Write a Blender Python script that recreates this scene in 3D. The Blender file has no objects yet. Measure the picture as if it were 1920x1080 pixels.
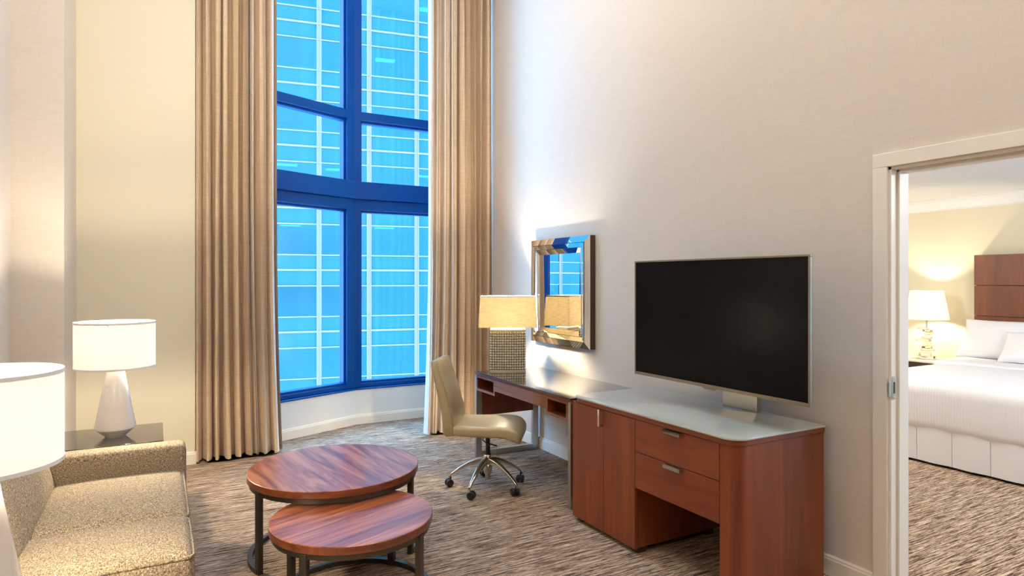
import bpy, bmesh, math, random
from mathutils import Vector, Matrix
random.seed(7)
SC = bpy.context.scene
COL = SC.collection
PI = math.pi

# ---------------------------------------------------------------- camera
cam_d = bpy.data.cameras.new('camera')
cam = bpy.data.objects.new('camera', cam_d)
COL.objects.link(cam)
cam.location = (0, 0, 1.55)
cam.rotation_euler = (PI/2, 0, -math.radians(28.998))
cam_d.sensor_fit = 'HORIZONTAL'
cam_d.sensor_width = 36.0
cam_d.lens = 36.0 * 1198.0 / 1920.0
cam_d.shift_y = -14.0 / 1920.0
cam_d.clip_start = 0.05
cam_d.clip_end = 300
SC.camera = cam

# ---------------------------------------------------------------- world, exposure
W = bpy.data.worlds.new('dusk_sky')
SC.world = W
W.use_nodes = True
wn = W.node_tree.nodes
wn['Background'].inputs['Color'].default_value = (0.30, 0.58, 1.0, 1)
wn['Background'].inputs['Strength'].default_value = 15.0
SC.view_settings.view_transform = 'Standard'
SC.view_settings.look = 'None'
SC.view_settings.exposure = 0.0
SC.view_settings.gamma = 1.0
SC.view_settings.use_curve_mapping = False
SC.cycles.max_bounces = 10
SC.cycles.diffuse_bounces = 5
SC.cycles.glossy_bounces = 5
SC.cycles.transmission_bounces = 6
SC.cycles.transparent_max_bounces = 12
SC.cycles.sample_clamp_indirect = 6.0
SC.cycles.caustics_reflective = False
SC.cycles.caustics_refractive = False
SC.cycles.use_denoising = True

CEIL_E = 20.5      # added living room fill drums, out of view
CEIL_C = (1.0, 0.985, 0.97)
BED_E = 75.0       # added bedroom fill drums, out of view
BULB_C = (1.0, 0.86, 0.64)

# ---------------------------------------------------------------- materials
MATS = {}
def nt(name):
    m = bpy.data.materials.new(name); m.use_nodes = True
    MATS[name] = m
    return m, m.node_tree.nodes, m.node_tree.links, m.node_tree.nodes['Principled BSDF']
def plain(name, col, rough=0.5, metal=0.0, spec=0.5, coat=0.0, **kw):
    m, n, l, p = nt(name)
    p.inputs['Base Color'].default_value = (*col, 1)
    p.inputs['Roughness'].default_value = rough
    p.inputs['Metallic'].default_value = metal
    p.inputs['Specular IOR Level'].default_value = spec
    p.inputs['Coat Weight'].default_value = coat
    p.inputs['Coat Roughness'].default_value = 0.08
    return m
def coords(n, l, scale=(1, 1, 1), rot=(0, 0, 0), kind='Object'):
    tc = n.new('ShaderNodeTexCoord'); mp = n.new('ShaderNodeMapping')
    mp.inputs['Scale'].default_value = scale; mp.inputs['Rotation'].default_value = rot
    l.new(tc.outputs[kind], mp.inputs['Vector'])
    return mp.outputs['Vector']
def noise(n, l, vec, scale, detail=2, rough=0.5, dist=0.0):
    t = n.new('ShaderNodeTexNoise')
    t.inputs['Scale'].default_value = scale; t.inputs['Detail'].default_value = detail
    t.inputs['Roughness'].default_value = rough; t.inputs['Distortion'].default_value = dist
    l.new(vec, t.inputs['Vector'])
    return t.outputs['Fac']
def ramp(n, l, fac, stops):
    r = n.new('ShaderNodeValToRGB')
    while len(r.color_ramp.elements) < len(stops): r.color_ramp.elements.new(0.5)
    for e, (p, c) in zip(r.color_ramp.elements, stops):
        e.position = p; e.color = (*c, 1)
    l.new(fac, r.inputs['Fac'])
    return r.outputs['Color']
def bump(n, l, h, p, strength=0.2, dist=0.01):
    b = n.new('ShaderNodeBump'); b.inputs['Strength'].default_value = strength
    b.inputs['Distance'].default_value = dist
    l.new(h, b.inputs['Height']); l.new(b.outputs['Normal'], p.inputs['Normal'])
def mathn(n, l, op, a, b):
    k = n.new('ShaderNodeMath'); k.operation = op
    for i, v in enumerate((a, b)):
        if isinstance(v, (int, float)): k.inputs[i].default_value = v
        else: l.new(v, k.inputs[i])
    return k.outputs[0]

def wallpaper(name, c0, c1):
    m, n, l, p = nt(name)
    a = noise(n, l, coords(n, l, (5, 5, 240)), 1.6, 3, 0.6)
    b = noise(n, l, coords(n, l, (260, 260, 7)), 1.0, 2, 0.6)
    s = mathn(n, l, 'ADD', mathn(n, l, 'MULTIPLY', a, 0.65), mathn(n, l, 'MULTIPLY', b, 0.35))
    l.new(ramp(n, l, s, [(0.35, c0), (0.65, c1)]), p.inputs['Base Color'])
    p.inputs['Roughness'].default_value = 0.75
    bump(n, l, s, p, 0.05, 0.003)
    return m
wallpaper('linen_wallpaper', (0.63, 0.56, 0.48), (0.70, 0.635, 0.555))
plain('smooth_paint', (0.78, 0.72, 0.55), 0.7)
plain('white_paint', (0.80, 0.78, 0.74), 0.7)
plain('bay_paint', (0.78, 0.76, 0.73), 0.7)
plain('trim_paint', (0.82, 0.77, 0.68), 0.42)
plain('bed_wall_paint', (0.78, 0.70, 0.50), 0.75)

m, n, l, p = nt('carpet')
a = noise(n, l, coords(n, l, (5.0, 125, 1)), 1.0, 3, 0.6, 0.3)
b = noise(n, l, coords(n, l, (26, 300, 1)), 1.0, 2, 0.6)
c = noise(n, l, coords(n, l, (1, 1, 1)), 330, 1, 0.5)
s = mathn(n, l, 'ADD', mathn(n, l, 'MULTIPLY', a, 0.58), mathn(n, l, 'ADD', mathn(n, l, 'MULTIPLY', b, 0.30), mathn(n, l, 'MULTIPLY', c, 0.16)))
l.new(ramp(n, l, s, [(0.43, (0.035, 0.018, 0.014)), (0.490, (0.16, 0.095, 0.064)), (0.535, (0.37, 0.265, 0.18)), (0.60, (0.62, 0.49, 0.36))]), p.inputs['Base Color'])
p.inputs['Roughness'].default_value = 0.95; p.inputs['Specular IOR Level'].default_value = 0.1
bump(n, l, s, p, 0.5, 0.008)

def wood(name, c0, c1, c2, axis='z', scale=1.0, rough=0.3, coat=0.3, contrast=1.0):
    m, n, l, p = nt(name)
    sc = {'x': (1.2, 14, 14), 'y': (14, 1.2, 14), 'z': (14, 14, 1.2)}[axis]
    fine = {'x': (5, 160, 160), 'y': (160, 5, 160), 'z': (160, 160, 5)}[axis]
    a = noise(n, l, coords(n, l, tuple(v*scale for v in sc)), 0.7, 4, 0.55, 0.8)
    b = noise(n, l, coords(n, l, tuple(v*scale for v in fine)), 1.0, 2, 0.6)
    s = mathn(n, l, 'ADD', mathn(n, l, 'MULTIPLY', a, 0.8), mathn(n, l, 'MULTIPLY', b, 0.2))
    h = 0.18/contrast
    l.new(ramp(n, l, s, [(0.5-h, c0), (0.5, c1), (0.5+h, c2)]), p.inputs['Base Color'])
    p.inputs['Roughness'].default_value = rough
    p.inputs['Coat Weight'].default_value = coat
    p.inputs['Coat Roughness'].default_value = 0.15
    return m
wood('cherry_wood', (0.140, 0.028, 0.008), (0.188, 0.040, 0.011), (0.245, 0.057, 0.015), 'z', 1.0, 0.42, 0.05)
wood('cherry_wood_y', (0.140, 0.028, 0.008), (0.188, 0.040, 0.011), (0.245, 0.057, 0.015), 'y', 1.0, 0.42, 0.05)
wood('headboard_wood', (0.10, 0.024, 0.006), (0.155, 0.040, 0.010), (0.22, 0.062, 0.016), 'z', 0.7, 0.45, 0.0)
wood('table_wood', (0.15, 0.028, 0.012), (0.30, 0.080, 0.027), (0.44, 0.165, 0.066), 'y', 1.9, 0.32, 0.22, 1.6)
wood('table_wood_b', (0.15, 0.026, 0.010), (0.32, 0.080, 0.022), (0.47, 0.165, 0.055), 'x', 1.9, 0.32, 0.22, 1.6)
wood('table_edge', (0.10, 0.025, 0.012), (0.17, 0.045, 0.018), (0.25, 0.075, 0.028), 'x', 2.0, 0.3, 0.3)
wood('desk_wood', (0.13, 0.028, 0.010), (0.175, 0.040, 0.013), (0.22, 0.055, 0.017), 'y', 1.0, 0.25, 0.8)
plain('dark_wood', (0.035, 0.014, 0.009), 0.35, 0, 0.5, 0.2)
plain('cubby_inside', (0.07, 0.02, 0.013), 0.5)

m, n, l, p = nt('tweed')
v = coords(n, l, (1, 1, 1))
a = noise(n, l, v, 210, 2, 0.7)
b = noise(n, l, coords(n, l, (90, 330, 330)), 1.0, 1)
c = noise(n, l, coords(n, l, (330, 90, 90)), 1.0, 1)
s = mathn(n, l, 'ADD', mathn(n, l, 'MULTIPLY', a, 0.5), mathn(n, l, 'MULTIPLY', mathn(n, l, 'ADD', b, c), 0.25))
l.new(ramp(n, l, s, [(0.39, (0.065, 0.042, 0.029)), (0.49, (0.24, 0.180, 0.120)), (0.565, (0.38, 0.300, 0.20)), (0.66, (0.72, 0.63, 0.47))]), p.inputs['Base Color'])
p.inputs['Roughness'].default_value = 0.9; p.inputs['Specular IOR Level'].default_value = 0.15
bump(n, l, s, p, 0.5, 0.004)

m, n, l, p = nt('curtain_silk')
a = noise(n, l, coords(n, l, (140, 140, 2.5)), 1.0, 2)
b = noise(n, l, coords(n, l, (6, 6, 260)), 1.0, 2)
s = mathn(n, l, 'ADD', mathn(n, l, 'MULTIPLY', a, 0.5), mathn(n, l, 'MULTIPLY', b, 0.5))
l.new(ramp(n, l, s, [(0.36, (0.52, 0.36, 0.215)), (0.64, (0.70, 0.53, 0.35))]), p.inputs['Base Color'])
p.inputs['Roughness'].default_value = 0.42; p.inputs['Sheen Weight'].default_value = 0.3
bump(n, l, s, p, 0.1, 0.003)
plain('curtain_lining', (0.78, 0.75, 0.70), 0.8)

plain('navy_frame', (0.0, 0.055, 0.26), 0.28, 0.0, 0.25)
plain('brushed_steel', (0.50, 0.48, 0.45), 0.32, 1.0)
plain('satin_nickel', (0.62, 0.58, 0.50), 0.25, 1.0)
plain('chrome', (0.80, 0.79, 0.77), 0.08, 1.0)
plain('polished_base', (0.62, 0.58, 0.52), 0.18, 1.0)
plain('bronze_metal', (0.10, 0.082, 0.065), 0.36, 0.85)
plain('black_plastic', (0.012, 0.012, 0.014), 0.38)
plain('black_metal', (0.015, 0.015, 0.015), 0.4, 0.4)
plain('gold_leather', (0.42, 0.34, 0.20), 0.33, 0.25, 0.6)
plain('gold_piping', (0.36, 0.285, 0.165), 0.45, 0.1)
plain('tv_screen', (0.002, 0.002, 0.0025), 0.22, 0, 0.10)
plain('tv_bezel', (0.27, 0.225, 0.165), 0.35, 0.8)
plain('frosted_glass', (0.46, 0.49, 0.45), 0.20, 0, 0.7, 0.5)
plain('glass_edge', (0.72, 0.80, 0.74), 0.2)
plain('smoked_glass', (0.020, 0.014, 0.011), 0.04, 0, 0.8, 1.0)
plain('end_table_glass', (0.030, 0.022, 0.016), 0.04, 0, 0.8, 1.0)
plain('mirror', (0.93, 0.94, 0.95), 0.01, 1.0)
plain('mirror_back', (0.055, 0.026, 0.018), 0.4)
plain('white_ceramic', (0.88, 0.84, 0.78), 0.16, 0, 0.5, 0.4)
plain('stud_ceramic', (0.60, 0.55, 0.42), 0.28, 0.35)
plain('stud_ground', (0.20, 0.18, 0.135), 0.45, 0.2)
plain('white_linen', (0.84, 0.84, 0.86), 0.85, 0, 0.2)
plain('cream_stone', (0.74, 0.68, 0.52), 0.3)
plain('tag_cloth', (0.30, 0.22, 0.05), 0.6)
plain('panel_blue', (0.020, 0.080, 0.084), 0.6, 0, 0.0)
plain('mullion_white', (0.20, 0.155, 0.11), 0.6, 0, 0.0)
plain('office_inside', (0.25, 0.36, 0.42), 0.8)
plain('office_white', (0.75, 0.78, 0.78), 0.7)

m, n, l, p = nt('duvet_rib')
w = n.new('ShaderNodeTexWave'); w.bands_direction = 'Y'
w.inputs['Scale'].default_value = 14.0; w.inputs['Distortion'].default_value = 0.4
l.new(coords(n, l), w.inputs['Vector'])
p.inputs['Base Color'].default_value = (0.84, 0.84, 0.86, 1); p.inputs['Roughness'].default_value = 0.8
bump(n, l, w.outputs['Fac'], p, 0.25, 0.006)

def shade_mat(name, col, weave=False):
    m, n, l, p = nt(name)
    out = n['Material Output']
    d = n.new('ShaderNodeBsdfDiffuse'); t = n.new('ShaderNodeBsdfTranslucent'); mx = n.new('ShaderNodeMixShader')
    mx.inputs[0].default_value = 0.55
    if weave:
        a = noise(n, l, coords(n, l, (20, 20, 260)), 1.0, 2)
        cc = ramp(n, l, a, [(0.35, tuple(v*0.72 for v in col)), (0.65, col)])
        l.new(cc, d.inputs['Color']); l.new(cc, t.inputs['Color'])
    else:
        d.inputs['Color'].default_value = (*col, 1); t.inputs['Color'].default_value = (*col, 1)
    l.new(d.outputs[0], mx.inputs[1]); l.new(t.outputs[0], mx.inputs[2]); l.new(mx.outputs[0], out.inputs['Surface'])
    n.remove(p)
    return m
shade_mat('white_shade', (0.88, 0.87, 0.85))
shade_mat('linen_shade', (0.80, 0.70, 0.50), True)

def glass_mat(name, tint, rough=0.0):
    m, n, l, p = nt(name)
    out = n['Material Output']
    t = n.new('ShaderNodeBsdfTransparent'); t.inputs['Color'].default_value = (*tint, 1)
    g = n.new('ShaderNodeBsdfGlossy'); g.inputs['Roughness'].default_value = rough
    lw = n.new('ShaderNodeLayerWeight'); lw.inputs['Blend'].default_value = 0.5
    fr = mathn(n, l, 'ADD', mathn(n, l, 'MULTIPLY', mathn(n, l, 'POWER', lw.outputs['Facing'], 4.0), 0.6), 0.035)
    mx = n.new('ShaderNodeMixShader')
    l.new(fr, mx.inputs[0]); l.new(t.outputs[0], mx.inputs[1]); l.new(g.outputs[0], mx.inputs[2])
    l.new(mx.outputs[0], out.inputs['Surface']); n.remove(p)
    return m
glass_mat('window_glass', (0.88, 0.97, 1.0))
m, n, l, p = nt('office_glass')
out = n['Material Output']
t = n.new('ShaderNodeBsdfTransparent'); t.inputs['Color'].default_value = (0.20, 0.50, 0.57, 1)
g = n.new('ShaderNodeBsdfGlossy'); g.inputs['Roughness'].default_value = 0.25; g.inputs['Color'].default_value = (0.042, 0.16, 0.185, 1)
mx = n.new('ShaderNodeMixShader'); mx.inputs[0].default_value = 0.40
l.new(t.outputs[0], mx.inputs[1]); l.new(g.outputs[0], mx.inputs[2]); l.new(mx.outputs[0], out.inputs['Surface']); n.remove(p)
m, n, l, p = nt('crystal')
p.inputs['Base Color'].default_value = (0.95, 0.95, 0.93, 1); p.inputs['Transmission Weight'].default_value = 1.0
p.inputs['Roughness'].default_value = 0.02; p.inputs['IOR'].default_value = 1.5
def emit(name, col, s):
    m, n, l, p = nt(name)
    p.inputs['Base Color'].default_value = (0.9, 0.9, 0.9, 1)
    p.inputs['Emission Color'].default_value = (*col, 1); p.inputs['Emission Strength'].default_value = s
    return m
emit('ceiling_fill', CEIL_C, CEIL_E)  # glow of the added, unseen drums that brighten the living room
emit('bedroom_fill', (1.0, 0.97, 0.95), BED_E)  # glow of the added, unseen drums that brighten the bedroom
emit('bulb_sofa', BULB_C, 1150)
emit('bulb_desk', BULB_C, 1700)
emit('bulb_bed', BULB_C, 700)
emit('office_light', (0.75, 0.95, 1.0), 6.0)

# ---------------------------------------------------------------- mesh helpers
class MB:
    def __init__(s): s.v = []; s.f = []
    def add(s, verts, faces):
        o = len(s.v); s.v += [tuple(v) for v in verts]; s.f += [tuple(i+o for i in f) for f in faces]; return s
    def box(s, x0, x1, y0, y1, z0, z1):
        x0, x1 = sorted((x0, x1)); y0, y1 = sorted((y0, y1)); z0, z1 = sorted((z0, z1))
        return s.add([(x0,y0,z0),(x1,y0,z0),(x1,y1,z0),(x0,y1,z0),(x0,y0,z1),(x1,y0,z1),(x1,y1,z1),(x0,y1,z1)],
                     [(0,3,2,1),(4,5,6,7),(0,1,5,4),(1,2,6,5),(2,3,7,6),(3,0,4,7)])
    def loft(s, secs, cap=True, closed=True, ring=False):
        k = len(secs[0]); vs = [p for q in secs for p in q]; fs = []
        R = len(secs)
        for i in range(R if ring else R-1):
            a, b = i*k, ((i+1) % R)*k
            for j in range(k if closed else k-1):
                j2 = (j+1) % k
                fs.append((a+j, a+j2, b+j2, b+j))
        if cap and not ring:
            fs.append(tuple(reversed(range(k)))); fs.append(tuple(range((R-1)*k, R*k)))
        return s.add(vs, fs)
    def prism(s, poly, z0, z1):
        return s.loft([[(x, y, z0) for x, y in poly], [(x, y, z1) for x, y in poly]])
    def lathe(s, prof, seg=40, c=(0, 0), cap=True, ring=False):
        return s.loft([[(c[0]+r*math.cos(2*PI*j/seg), c[1]+r*math.sin(2*PI*j/seg), z) for j in range(seg)] for r, z in prof], cap, True, ring)
    def tube(s, path, r, seg=8, closed=False):
        P = [Vector(q) for q in path]; secs = []
        for i, q in enumerate(P):
            if closed: t = P[(i+1) % len(P)] - P[i-1]
            else: t = P[min(i+1, len(P)-1)] - P[max(i-1, 0)]
            t.normalize()
            up = Vector((0, 0, 1)) if abs(t.z) < 0.9 else Vector((1, 0, 0))
            a = t.cross(up).normalized(); b = t.cross(a).normalized()
            rr = r[i] if isinstance(r, (list, tuple)) else r
            secs.append([tuple(q + a*rr*math.cos(2*PI*j/seg) + b*rr*math.sin(2*PI*j/seg)) for j in range(seg)])
        return s.loft(secs, True, True, closed)
    def xform(s, M):
        s.v = [tuple(M @ Vector(v)) for v in s.v]; return s
    def build(s, name, mat, parent=None, loc=(0,0,0), rz=0.0, bevel=0, seg=2, smooth=None):
        me = bpy.data.meshes.new(name)
        bm = bmesh.new()
        vs = [bm.verts.new(v) for v in s.v]
        for f in s.f:
            try: bm.faces.new([vs[i] for i in f])
            except ValueError: pass
        bmesh.ops.remove_doubles(bm, verts=bm.verts, dist=1e-6)
        bmesh.ops.recalc_face_normals(bm, faces=bm.faces)
        if bevel:
            es = [e for e in bm.edges if len(e.link_faces) == 2 and e.calc_face_angle(0) > 0.5]
            bmesh.ops.bevel(bm, geom=es, offset=bevel, segments=seg, profile=0.5, affect='EDGES', clamp_overlap=True)
        bm.to_mesh(me); bm.free()
        if smooth is not None:
            for q in me.polygons: q.use_smooth = True
            me.set_sharp_from_angle(angle=math.radians(smooth))
        me.materials.append(MATS[mat])
        o = bpy.data.objects.new(name, me); COL.objects.link(o)
        o.location = loc; o.rotation_euler = (0, 0, rz)
        if parent: o.parent = parent
        return o
def empty(name, loc=(0,0,0), rz=0.0):
    o = bpy.data.objects.new(name, None); COL.objects.link(o); o.location = loc; o.rotation_euler = (0, 0, rz)
    o.empty_display_size = 0.1
    return o
def tag(o, label, cat, group=None):
    o['label'] = label; o['category'] = cat
    if group: o['group'] = group
    return o
def struct(o, label=None):
    o['kind'] = 'structure'
    if label: o['label'] = label
    return o
def box(name, mat, parent, a, b, bevel=0, seg=2, smooth=None):
    return MB().box(a[0], b[0], a[1], b[1], a[2], b[2]).build(name, mat, parent, bevel=bevel, seg=seg, smooth=smooth)
def rrect(w, h, r, n=5, cx=0, cy=0):
    r = min(r, w/2-1e-4, h/2-1e-4); pts = []
    for (sx, sy, a0) in ((1,1,0),(-1,1,PI/2),(-1,-1,PI),(1,-1,1.5*PI)):
        for i in range(n+1):
            a = a0 + i/n*PI/2
            pts.append((cx+sx*(w/2-r)+r*math.cos(a), cy+sy*(h/2-r)+r*math.sin(a)))
    return pts
def cushion(hx, hy, hz, r, top=0.0, sides=0.0, m=8):
    """rounded box with softly bulging top and sides"""
    def ax(h):
        c = [-h + r*t for t in (0, .12, .3, .6)] + [(-h+r) + (2*h-2*r)*i/m for i in range(m+1)] + [h - r*t for t in (.6, .3, .12, 0)]
        return c
    mb = MB(); A = [ax(hx), ax(hy), ax(hz)]; H = (hx, hy, hz)
    for k in range(3):
        i, j = (k+1) % 3, (k+2) % 3
        for sg in (-1, 1):
            vs = []
            for u in A[i]:
                for v in A[j]:
                    q = [0, 0, 0]; q[k] = sg*H[k]; q[i] = u; q[j] = v
                    inner = [max(-H[t]+r, min(H[t]-r, q[t])) for t in range(3)]
                    d = Vector([q[t]-inner[t] for t in range(3)]); L = d.length
                    if L > 1e-9: d = d*(r/L)
                    w = [inner[t]+d[t] for t in range(3)]
                    fx, fy, fz = 1-(w[0]/hx)**2, 1-(w[1]/hy)**2, 1-(w[2]/hz)**2
                    fx, fy, fz = max(fx,0), max(fy,0), max(fz,0)
                    w[2] += top*math.sqrt(fx*fy)*(1 if w[2] > 0 else 0)*min(1, abs(w[2])/hz*1.0)
                    w[0] += sides*(w[0]/hx)*fz*math.sqrt(fy); w[1] += sides*(w[1]/hy)*fz*math.sqrt(fx)
                    vs.append(w)
            nb = len(A[j]); fs = []
            for a in range(len(A[i])-1):
                for b in range(nb-1):
                    fs.append((a*nb+b, (a+1)*nb+b, (a+1)*nb+b+1, a*nb+b+1))
            mb.add(vs, fs)
    return mb

# ================================================================ ROOM SHELL
RX = 3.10           # right wall face
CZ = 5.0            # living ceiling
F1A, F1B, F2B = (0.15, 6.083), (1.86, 6.84), (3.10, 6.84)
struct(MB().box(-1.1, 8.3, -3.1, 7.1, -0.12, 0).build('floor', 'carpet'), 'brown and tan streaked carpet')
struct(MB().box(-1.1, 3.22, -3.1, 7.1, CZ, CZ+0.1).build('ceiling', 'white_paint'))
MBW = MB().box(RX, RX+0.12, 1.83, 7.1, 0, CZ).box(RX, RX+0.12, 0.90, 1.83, 2.105, CZ).box(RX, RX+0.12, -3.1, 0.90, 0, CZ)
struct(MBW.build('wall_right', 'linen_wallpaper'), 'linen textured beige wall behind the television')
struct(MB().box(-1.0, -0.85, -3.1, 5.31, 0, CZ).build('wall_left', 'linen_wallpaper'))
struct(MB().box(-1.1, RX, -3.1, -3.0, 0, CZ).build('wall_rear', 'linen_wallpaper'))
struct(MB().box(-1.0, -0.56, 5.30, 6.2, 0, CZ).build('wall_pier', 'linen_wallpaper'), 'textured wall pier behind the sofa')
struct(MB().box(-0.56, 0.276, 6.03, 6.15, 0, CZ).build('wall_front', 'smooth_paint'), 'smooth cream wall beside the left curtain')

def baseboard(name, A, B, h=0.105, t=0.016, mat='trim_paint'):
    """A->B with the room on the right-hand side of the run"""
    A, B = Vector((*A, 0)), Vector((*B, 0)); L = (B-A).length
    ang = math.atan2(B.y-A.y, B.x-A.x)
    prof = [(0, 0), (-t, 0), (-t, h*0.80), (-t*0.75, h*0.86), (-t*0.75, h*0.93), (-t*0.35, h), (0, h)]
    mb = MB().loft([[(0, y, z) for y, z in prof], [(L, y, z) for y, z in prof]])
    return struct(mb.build(name, mat, None, A, ang))
baseboard('baseboard_right', (RX, 6.84), (RX, 1.894))
baseboard('baseboard_front', (-0.56, 6.03), (0.285, 6.03))
baseboard('baseboard_left', (-0.85, -3.0), (-0.85, 5.30))
baseboard('baseboard_pier', (-0.85, 5.30), (-0.56, 5.30))

# ---------------------------------------------------------------- bay window
def facet(idx, A, B, mull, st0, st1):
    A3, B3 = Vector((*A, 0)), Vector((*B, 0)); L = (B3-A3).length
    ang = math.atan2(B3.y-A3.y, B3.x-A3.x)
    struct(MB().box(-0.02, L+0.02, 0, 0.22, 0, 0.37).build('wall_bay_%d' % idx, 'bay_paint', None, A3, ang))
    baseboard('baseboard_bay_%d' % idx, A, B)
    if idx == 1: struct(MB().box(-0.02, 0.36, -0.018, 0.22, 0.37, CZ).build('wall_bay_pier', 'bay_paint', None, A3, ang))
    w = empty('window_%d' % idx, A3, ang); struct(w, 'tall blue framed bay window, %s panel' % ('angled left' if idx == 1 else 'straight right'))
    fm = 'navy_frame'
    # local: x along, y outward
    s = MB().box(-0.02, L+0.02, -0.012, 0.20, 0.37, 0.385).box(0, L, 0.035, 0.16, 0.385, 0.43)
    s.build('sill', fm, w, bevel=0.004)
    MB().box(0, L, 0.055, 0.14, 0.43, 0.455).build('sill_bead', fm, w, bevel=0.003)
    MB().box(0, L, -0.015, 0.17, 2.43, 2.62).build('spandrel_beam', fm, w, bevel=0.004)
    MB().box(0, L, 0.03, 0.15, 2.315, 2.43).build('head_rail', fm, w, bevel=0.004)
    MB().box(0, L, 0.06, 0.13, 2.29, 2.315).build('head_bead', fm, w, bevel=0.003)
    MB().box(0, L, 0.03, 0.15, 3.29, 3.385).build('transom', fm, w, bevel=0.004)
    MB().box(0, L, 0.06, 0.13, 3.265, 3.29).build('transom_bead', fm, w, bevel=0.003)
    MB().box(0, L, 0.03, 0.15, 4.90, 5.0).build('top_rail', fm, w, bevel=0.004)
    xs = [(0, st0)] + ([(mull-0.035, mull+0.035)] if mull else []) + [(L-st1, L)]
    for a, b in xs:
        for z0, z1 in ((0.43, 2.315), (2.62, 3.29), (3.385, 4.90)):
            MB().box(a, b, 0.03, 0.15, z0, z1).build('stile', fm, w, bevel=0.004)
    edges = [xs[i][1] for i in range(len(xs)-1)]; nxt = [xs[i+1][0] for i in range(len(xs)-1)]
    for a, b in zip(edges, nxt):
        for z0, z1 in ((0.455, 2.29), (2.62, 3.265), (3.385, 4.90)):
            MB().box(a, a+0.022, 0.06, 0.13, z0, z1).build('glazing_bead', fm, w, bevel=0.003)
            MB().box(b-0.022, b, 0.06, 0.13, z0, z1).build('glazing_bead', fm, w, bevel=0.003)
            MB().box(a+0.02, b-0.02, 0.09, 0.10, z0-0.01, z1+0.01).build('pane', 'window_glass', w)
    return w
L1 = math.hypot(F1B[0]-F1A[0], F1B[1]-F1A[1])
facet(1, F1A, F1B, (0.95-0.15)/math.cos(math.atan2(0.757, 1.71))-0.07, 0.08, 0.085)
facet(2, F1B, F2B, None, 0.065, 0.08)
MB().prism([(1.86, 6.868), (1.86+0.065, 6.868), (1.93, 7.0), (1.80, 7.0), (1.79, 6.845)], 0.386, 4.99).build('corner_post', 'navy_frame', None, bevel=0.003)
bpy.data.objects['corner_post'].parent = bpy.data.objects['window_2']
bpy.data.objects['corner_post'].matrix_parent_inverse = Matrix.Translation((-1.86, -6.84, 0))

# ---------------------------------------------------------------- doorway to the bedroom
dr = empty('door_1', (RX, 1.83, 0)); struct(dr, 'cream painted door frame opening to the bedroom')
cas = 'trim_paint'
MB().box(-0.016, 0, -0.006, 0.066, 0, 2.100).build('casing', cas, dr, bevel=0.003)
MB().box(-0.016, 0, -1.0, 0.066, 2.100, 2.168).build('casing', cas, dr, bevel=0.003)
MB().box(-0.016, 0, -1.0, -0.924, 0, 2.100).build('casing', cas, dr, bevel=0.003)
MB().box(0, 0.125, -0.018, 0.0, 0, 2.105).build('jamb', cas, dr)
MB().box(0, 0.125, -0.93, -0.912, 0, 2.105).build('jamb', cas, dr)
MB().box(0, 0.125, -0.93, 0, 2.088, 2.106).build('head_jamb', cas, dr)
MB().box(0.048, 0.125, -0.030, -0.018, 0, 2.088).build('door_stop', cas, dr, bevel=0.002)
MB().box(0.048, 0.125, -0.912, -0.018, 2.076, 2.088).build('door_stop', cas, dr, bevel=0.002)
sp = MB().box(0.004, 0.034, -0.0205, -0.017, 0.975, 1.085)
sp = sp.build('strike_plate', 'satin_nickel', dr, bevel=0.001)
MB().box(-0.020, 0.006, -0.019, -0.0165, 0.99, 1.065).build('strike_lip', 'satin_nickel', dr, bevel=0.001)
MB().box(0.014, 0.026, -0.0212, -0.0200, 1.003, 1.058).build('latch_hole', 'black_metal', dr)
for z in (0.984, 1.077):
    MB().lathe([(0.0035, 0), (0.0035, 0.0015), (0.002, 0.002)], 10).xform(Matrix.Translation((0.02, -0.0202, z)) @ Matrix.Rotation(PI/2, 4, 'X')).build('screw', 'chrome', dr)

# ---------------------------------------------------------------- bedroom shell
BX = 8.08
struct(MB().box(RX+0.12, 8.3, -3.1, 6.2, 2.50, 2.62).build('ceiling_bedroom', 'white_paint'))
struct(MB().box(BX, BX+0.12, -3.1, 6.2, 0, 2.5).build('wall_bedroom_head', 'bed_wall_paint'))
struct(MB().box(RX+0.12, BX, 5.6, 5.72, 0, 2.5).build('wall_bedroom_side', 'bed_wall_paint'))
wx0, wx1, wz0, wz1 = 5.5, 7.7, 0.45, 2.35  # opening for an added, unseen window that lets daylight onto the bed
struct(MB().box(RX+0.12, wx0, -1.6, -1.48, 0, 2.5).box(wx1, BX, -1.6, -1.48, 0, 2.5).box(wx0, wx1, -1.6, -1.48, 0, wz0).box(wx0, wx1, -1.6, -1.48, wz1, 2.5).build('wall_bedroom_near', 'bed_wall_paint'))
bw3 = empty('window_3', (wx0, -1.54, 0)); struct(bw3, 'added unseen bedroom window on the near wall, for fill daylight')
for k in range(3):
    pa = (wx1-wx0)/3
    MB().box(k*pa+0.025, (k+1)*pa-0.025, -0.005, 0.005, wz0+0.04, wz1-0.04).build('pane', 'window_glass', bw3)
for k in range(4):
    MB().box(max(0, k*pa-0.03), min(wx1-wx0, k*pa+0.03), -0.04, 0.04, wz0, wz1).build('stile', 'navy_frame', bw3)
for za in (wz0, wz1-0.05):
    MB().box(0, wx1-wx0, -0.04, 0.04, za, za+0.05).build('rail', 'navy_frame', bw3)
prof = [(0, 2.372), (-0.012, 2.372), (-0.014, 2.390), (-0.03, 2.402), (-0.05, 2.43), (-0.085, 2.462), (-0.09, 2.485), (-0.105, 2.49), (-0.105, 2.5), (0, 2.5)]
struct(MB().loft([[(BX+x, -1.48, z) for x, z in prof], [(BX+x, 5.6, z) for x, z in prof]]).build('trim_1', 'white_paint'), 'crown moulding above the headboard wall')

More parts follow.
